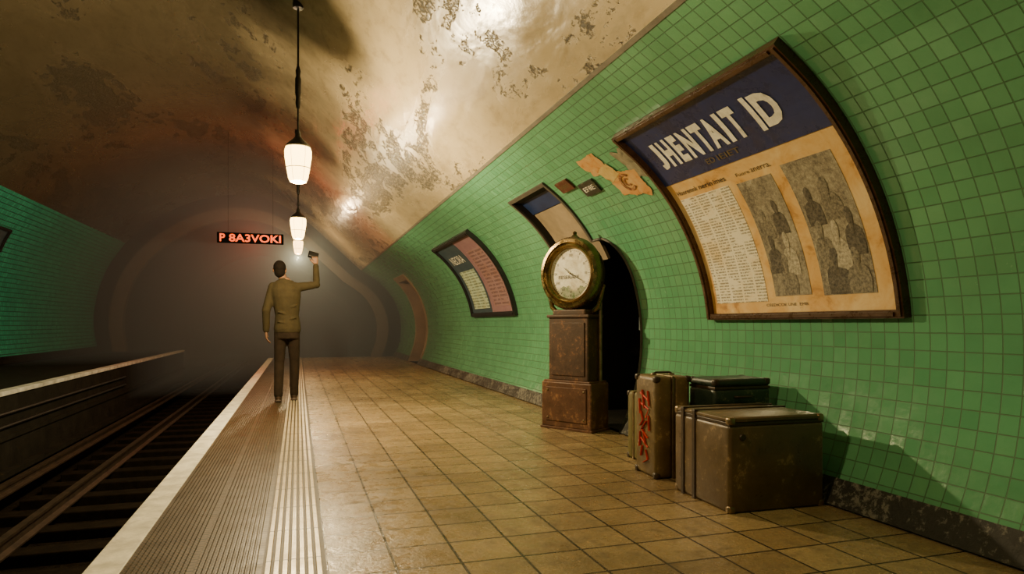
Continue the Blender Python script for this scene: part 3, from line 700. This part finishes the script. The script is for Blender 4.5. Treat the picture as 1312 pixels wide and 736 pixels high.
def limb(g,pts,r,add=0,n=16):
    P_=[];Rr=[]
    for i in range(len(pts)-1):
        for k in range(4):
            t=k/4; P_.append(pts[i].lerp(pts[i+1],t)); Rr.append(r[i]*(1-t)+r[i+1]*t+add)
    P_.append(pts[-1]); Rr.append(r[-1]+add); g.tube(P_,Rr,n); 
    for p,q in zip(pts,r): g.ell(p,(q+add,)*3,12)
def trunk(g,add=0,lo=.84,hi=1.60):
    Rg=[(0,0,.84,.140,.10),(0,0,.92,.152,.112),(0,0,1.0,.142,.108),(-.005,0,1.1,.130,.10),(-.01,-.005,1.22,.146,.108),(-.02,-.01,1.34,.168,.118),(-.025,-.01,1.43,.172,.112),(-.03,-.01,1.50,.135,.09),(-.035,0,1.55,.075,.07),(-.04,0,1.58,.06,.06)]
    g.rings([(a,b,z,rx+add,ry+add) for a,b,z,rx,ry in Rg if lo<=z<=hi])
def hand(g,w,d,n,t,curl,grip=False):
    d=d.normalized(); n=(n-d*n.dot(d)).normalized(); t=(t-d*t.dot(d)-n*t.dot(n)).normalized()
    g.tube([w-d*.02,w+d*.02,w+d*.06,w+d*.092],[(.024,.018),(.032,.018),(.040,.017),(.038,.014)] if abs(t.y)>.5 else [(.022,.026),(.018,.034),(.017,.04),(.014,.038)],12)
    for i,(o_,L_) in enumerate(((.031,.9),(.0105,1.0),(-.0105,.94),(-.030,.76))):
        p=w+d*.085+t*o_; a=0; pts=[p-d*.015]; dd=d
        for k,l_ in enumerate((.042,.028,.022)):
            a+=curl*(1+.12*i); dd=d*math.cos(a)+n*math.sin(a); pts.append(p); p=p+dd*l_*L_
        pts.append(p); g.tube(pts,[.0095,.0095,.0085,.0075,.006],8); g.ell(p,(.0065,)*3,8)
    p=w+d*.03+t*.03; q=p+(t*.6+d*.7+n*.25).normalized()*.04; r_=q+(t*.15+d*.8+n*(.7 if grip else .35)).normalized()*.032
    g.tube([w+d*.02+t*.012,p,q,r_],[.014,.0125,.0105,.008],8); g.ell(r_,(.008,)*3,8)
b=G(); trunk(b)
limb(b,[Vector((-.035,0,1.50)),Vector((-.08,.012,1.64))],[.055,.050])
hc=Vector((-.095,.02,1.685))
b.ell(hc+Vector((0,-.008,.015)),(.069,.088,.092),24).ell(hc+Vector((0,.03,-.035)),(.052,.060,.075),20)
b.ell(hc+Vector((0,.096,-.012)),(.012,.018,.022),10).ell(hc+Vector((0,.083,-.052)),(.024,.01,.007),10).ell(hc+Vector((0,.072,.022)),(.048,.02,.012),10).ell(hc+Vector((0,.070,-.09)),(.024,.02,.016),10)
for s_ in (-1,1): b.ell(hc+Vector((s_*.075,-.005,-.008)),(.011,.02,.032),12)
limb(b,[Lsh,Lel,Lwr],[.042,.034,.027]); limb(b,[Rsh,Rel,Rwr],[.042,.032,.025])
limb(b,[Lh,Lk,La],[.076,.050,.036]); limb(b,[Rh,Rk,Ra],[.076,.050,.036])
for a in (La,Ra): b.ell(a+Vector((0,.07,-.045)),(.04,.12,.03),14)
hand(b,Lwr,Vector((.02,.12,-1)),Vector((1,.1,0)),Vector((0,1,0)),.28)
hand(b,Rwr,Vector((-.12,.05,1)),Vector((-.1,1,0)),Vector((-1,0,0)),.62,True)
fuse(b,'body',M_skin,P,.0055,2)
j=G(); trunk(j,.016,.9,1.56); 
j.rings([(0,0,.88,.160,.122),(0,0,.91,.165,.125),(0,0,.95,.163,.123),(0,0,1.02,.156,.120)])
limb(j,[Lsh,Lel,Lwr+(Lel-Lwr)*.05],[.060,.047,.036],.005); limb(j,[Rsh,Rel,Rwr+(Rel-Rwr)*.08],[.058,.043,.033],.004)
j.tube([(-.035,-.002,1.52),(-.05,.0,1.575)],[.074,.064],16)
j.ell((-.12,-.005,1.475),(.085,.075,.055),14).ell((.075,-.005,1.475),(.085,.072,.055),14)
for z,x0,x1 in ((1.02,-.13,.05),(1.07,.12,-.03),(1.14,-.12,.02),(1.22,.11,-.02)): j.tube([(x0,-.105,z),((x0+x1)/2,-.116,z-.015),(x1,-.108,z-.045)],[.006,.013,.005],8)
fuse(j,'jacket',M_jack,P,.009,3,'olive khaki jacket')
tr=G(); tr.rings([(0,0,.80,.150,.112),(0,0,.86,.154,.117),(0,0,.93,.154,.116),(0,0,.98,.146,.112)])
limb(tr,[Lh,Lk,La+Vector((0,0,.0))],[.082,.060,.052],.003); limb(tr,[Rh,Rk,Ra],[.082,.060,.052],.003)
fuse(tr,'trousers',M_trou,P,.010,3,'dark brown trousers')
for a in (La,Ra):
    s_=G(); s_.ell((a.x,a.y+.01,.055),(.045,.06,.05),16).ell((a.x,a.y+.11,.038),(.045,.09,.034),16).box((a.x,a.y+.06,.012),(.082,.25,.022),.01)
    fuse(s_,'shoe',M_shoe,P,.007,2,'dark leather shoe')
h=G(); h.ell(hc+Vector((0,-.018,.028)),(.078,.094,.090),24).ell(hc+Vector((0,-.048,-.035)),(.068,.060,.072),18)
fuse(h,'hair',M_hair,P,.006,1,'short dark hair')
for s_ in (-1,1): G().ell(hc+Vector((s_*.028,.086,.004)),(.011,.008,.007),10).ob('eye',simple('eye_white',(.5,.48,.42),.3),P,smooth=True)
K=empty('handheld_camera',(-.13+.320,8.98+.150,1.895+.008),'small black compact camera held up in a raised hand','camera',rot=(-.5,.25,.1))
G().box((0,0,0),(.13,.05,.085),.01,seg=3).ob('camera_body',M_black,K,smooth=True)
G().lathe([(.001,.06),(.022,.06),(.026,.05),(.026,.02),(.001,.02)],(0,0,0),'Y',20).ob('lens',M_black,K,smooth=True)
G().lathe([(.001,.041),(.008,.041),(.009,.048),(.001,.050)],(.035,0,0),n=12).ob('shutter_button',M_metal,K,smooth=True)

# ------------------------------------------------------------------ dense mist far down the tunnel
t=NT('tunnel_haze'); t.n.remove(t.b)
v=t.add('ShaderNodeVolumeScatter'); v.inputs['Color'].default_value=(.50,.70,.86,1); v.inputs['Density'].default_value=.14; v.inputs['Anisotropy'].default_value=.1
t.l(v.outputs[0],t.out.inputs['Volume'])
G().box((-1.0,22.4,2.1),(8.0,16.9,5.0)).ob('haze',t.m,kind='stuff',label='pale grey mist filling the far tunnel',cat='haze')
w=bpy.data.worlds.new('World'); S.world=w; w.use_nodes=True
N=w.node_tree.nodes
N['Background'].inputs[0].default_value=(.5,.55,.45,1); N['Background'].inputs[1].default_value=.03
cam=bpy.data.cameras.new('camera'); co=bpy.data.objects.new('camera',cam); COL.objects.link(co)
cam.sensor_width=36; cam.lens=850/1312*36; cam.shift_y=47/1312; cam.clip_start=.05
co.location=(0,0,1.0); co.rotation_euler=(math.pi/2,0,-math.atan(274/850)); S.camera=co
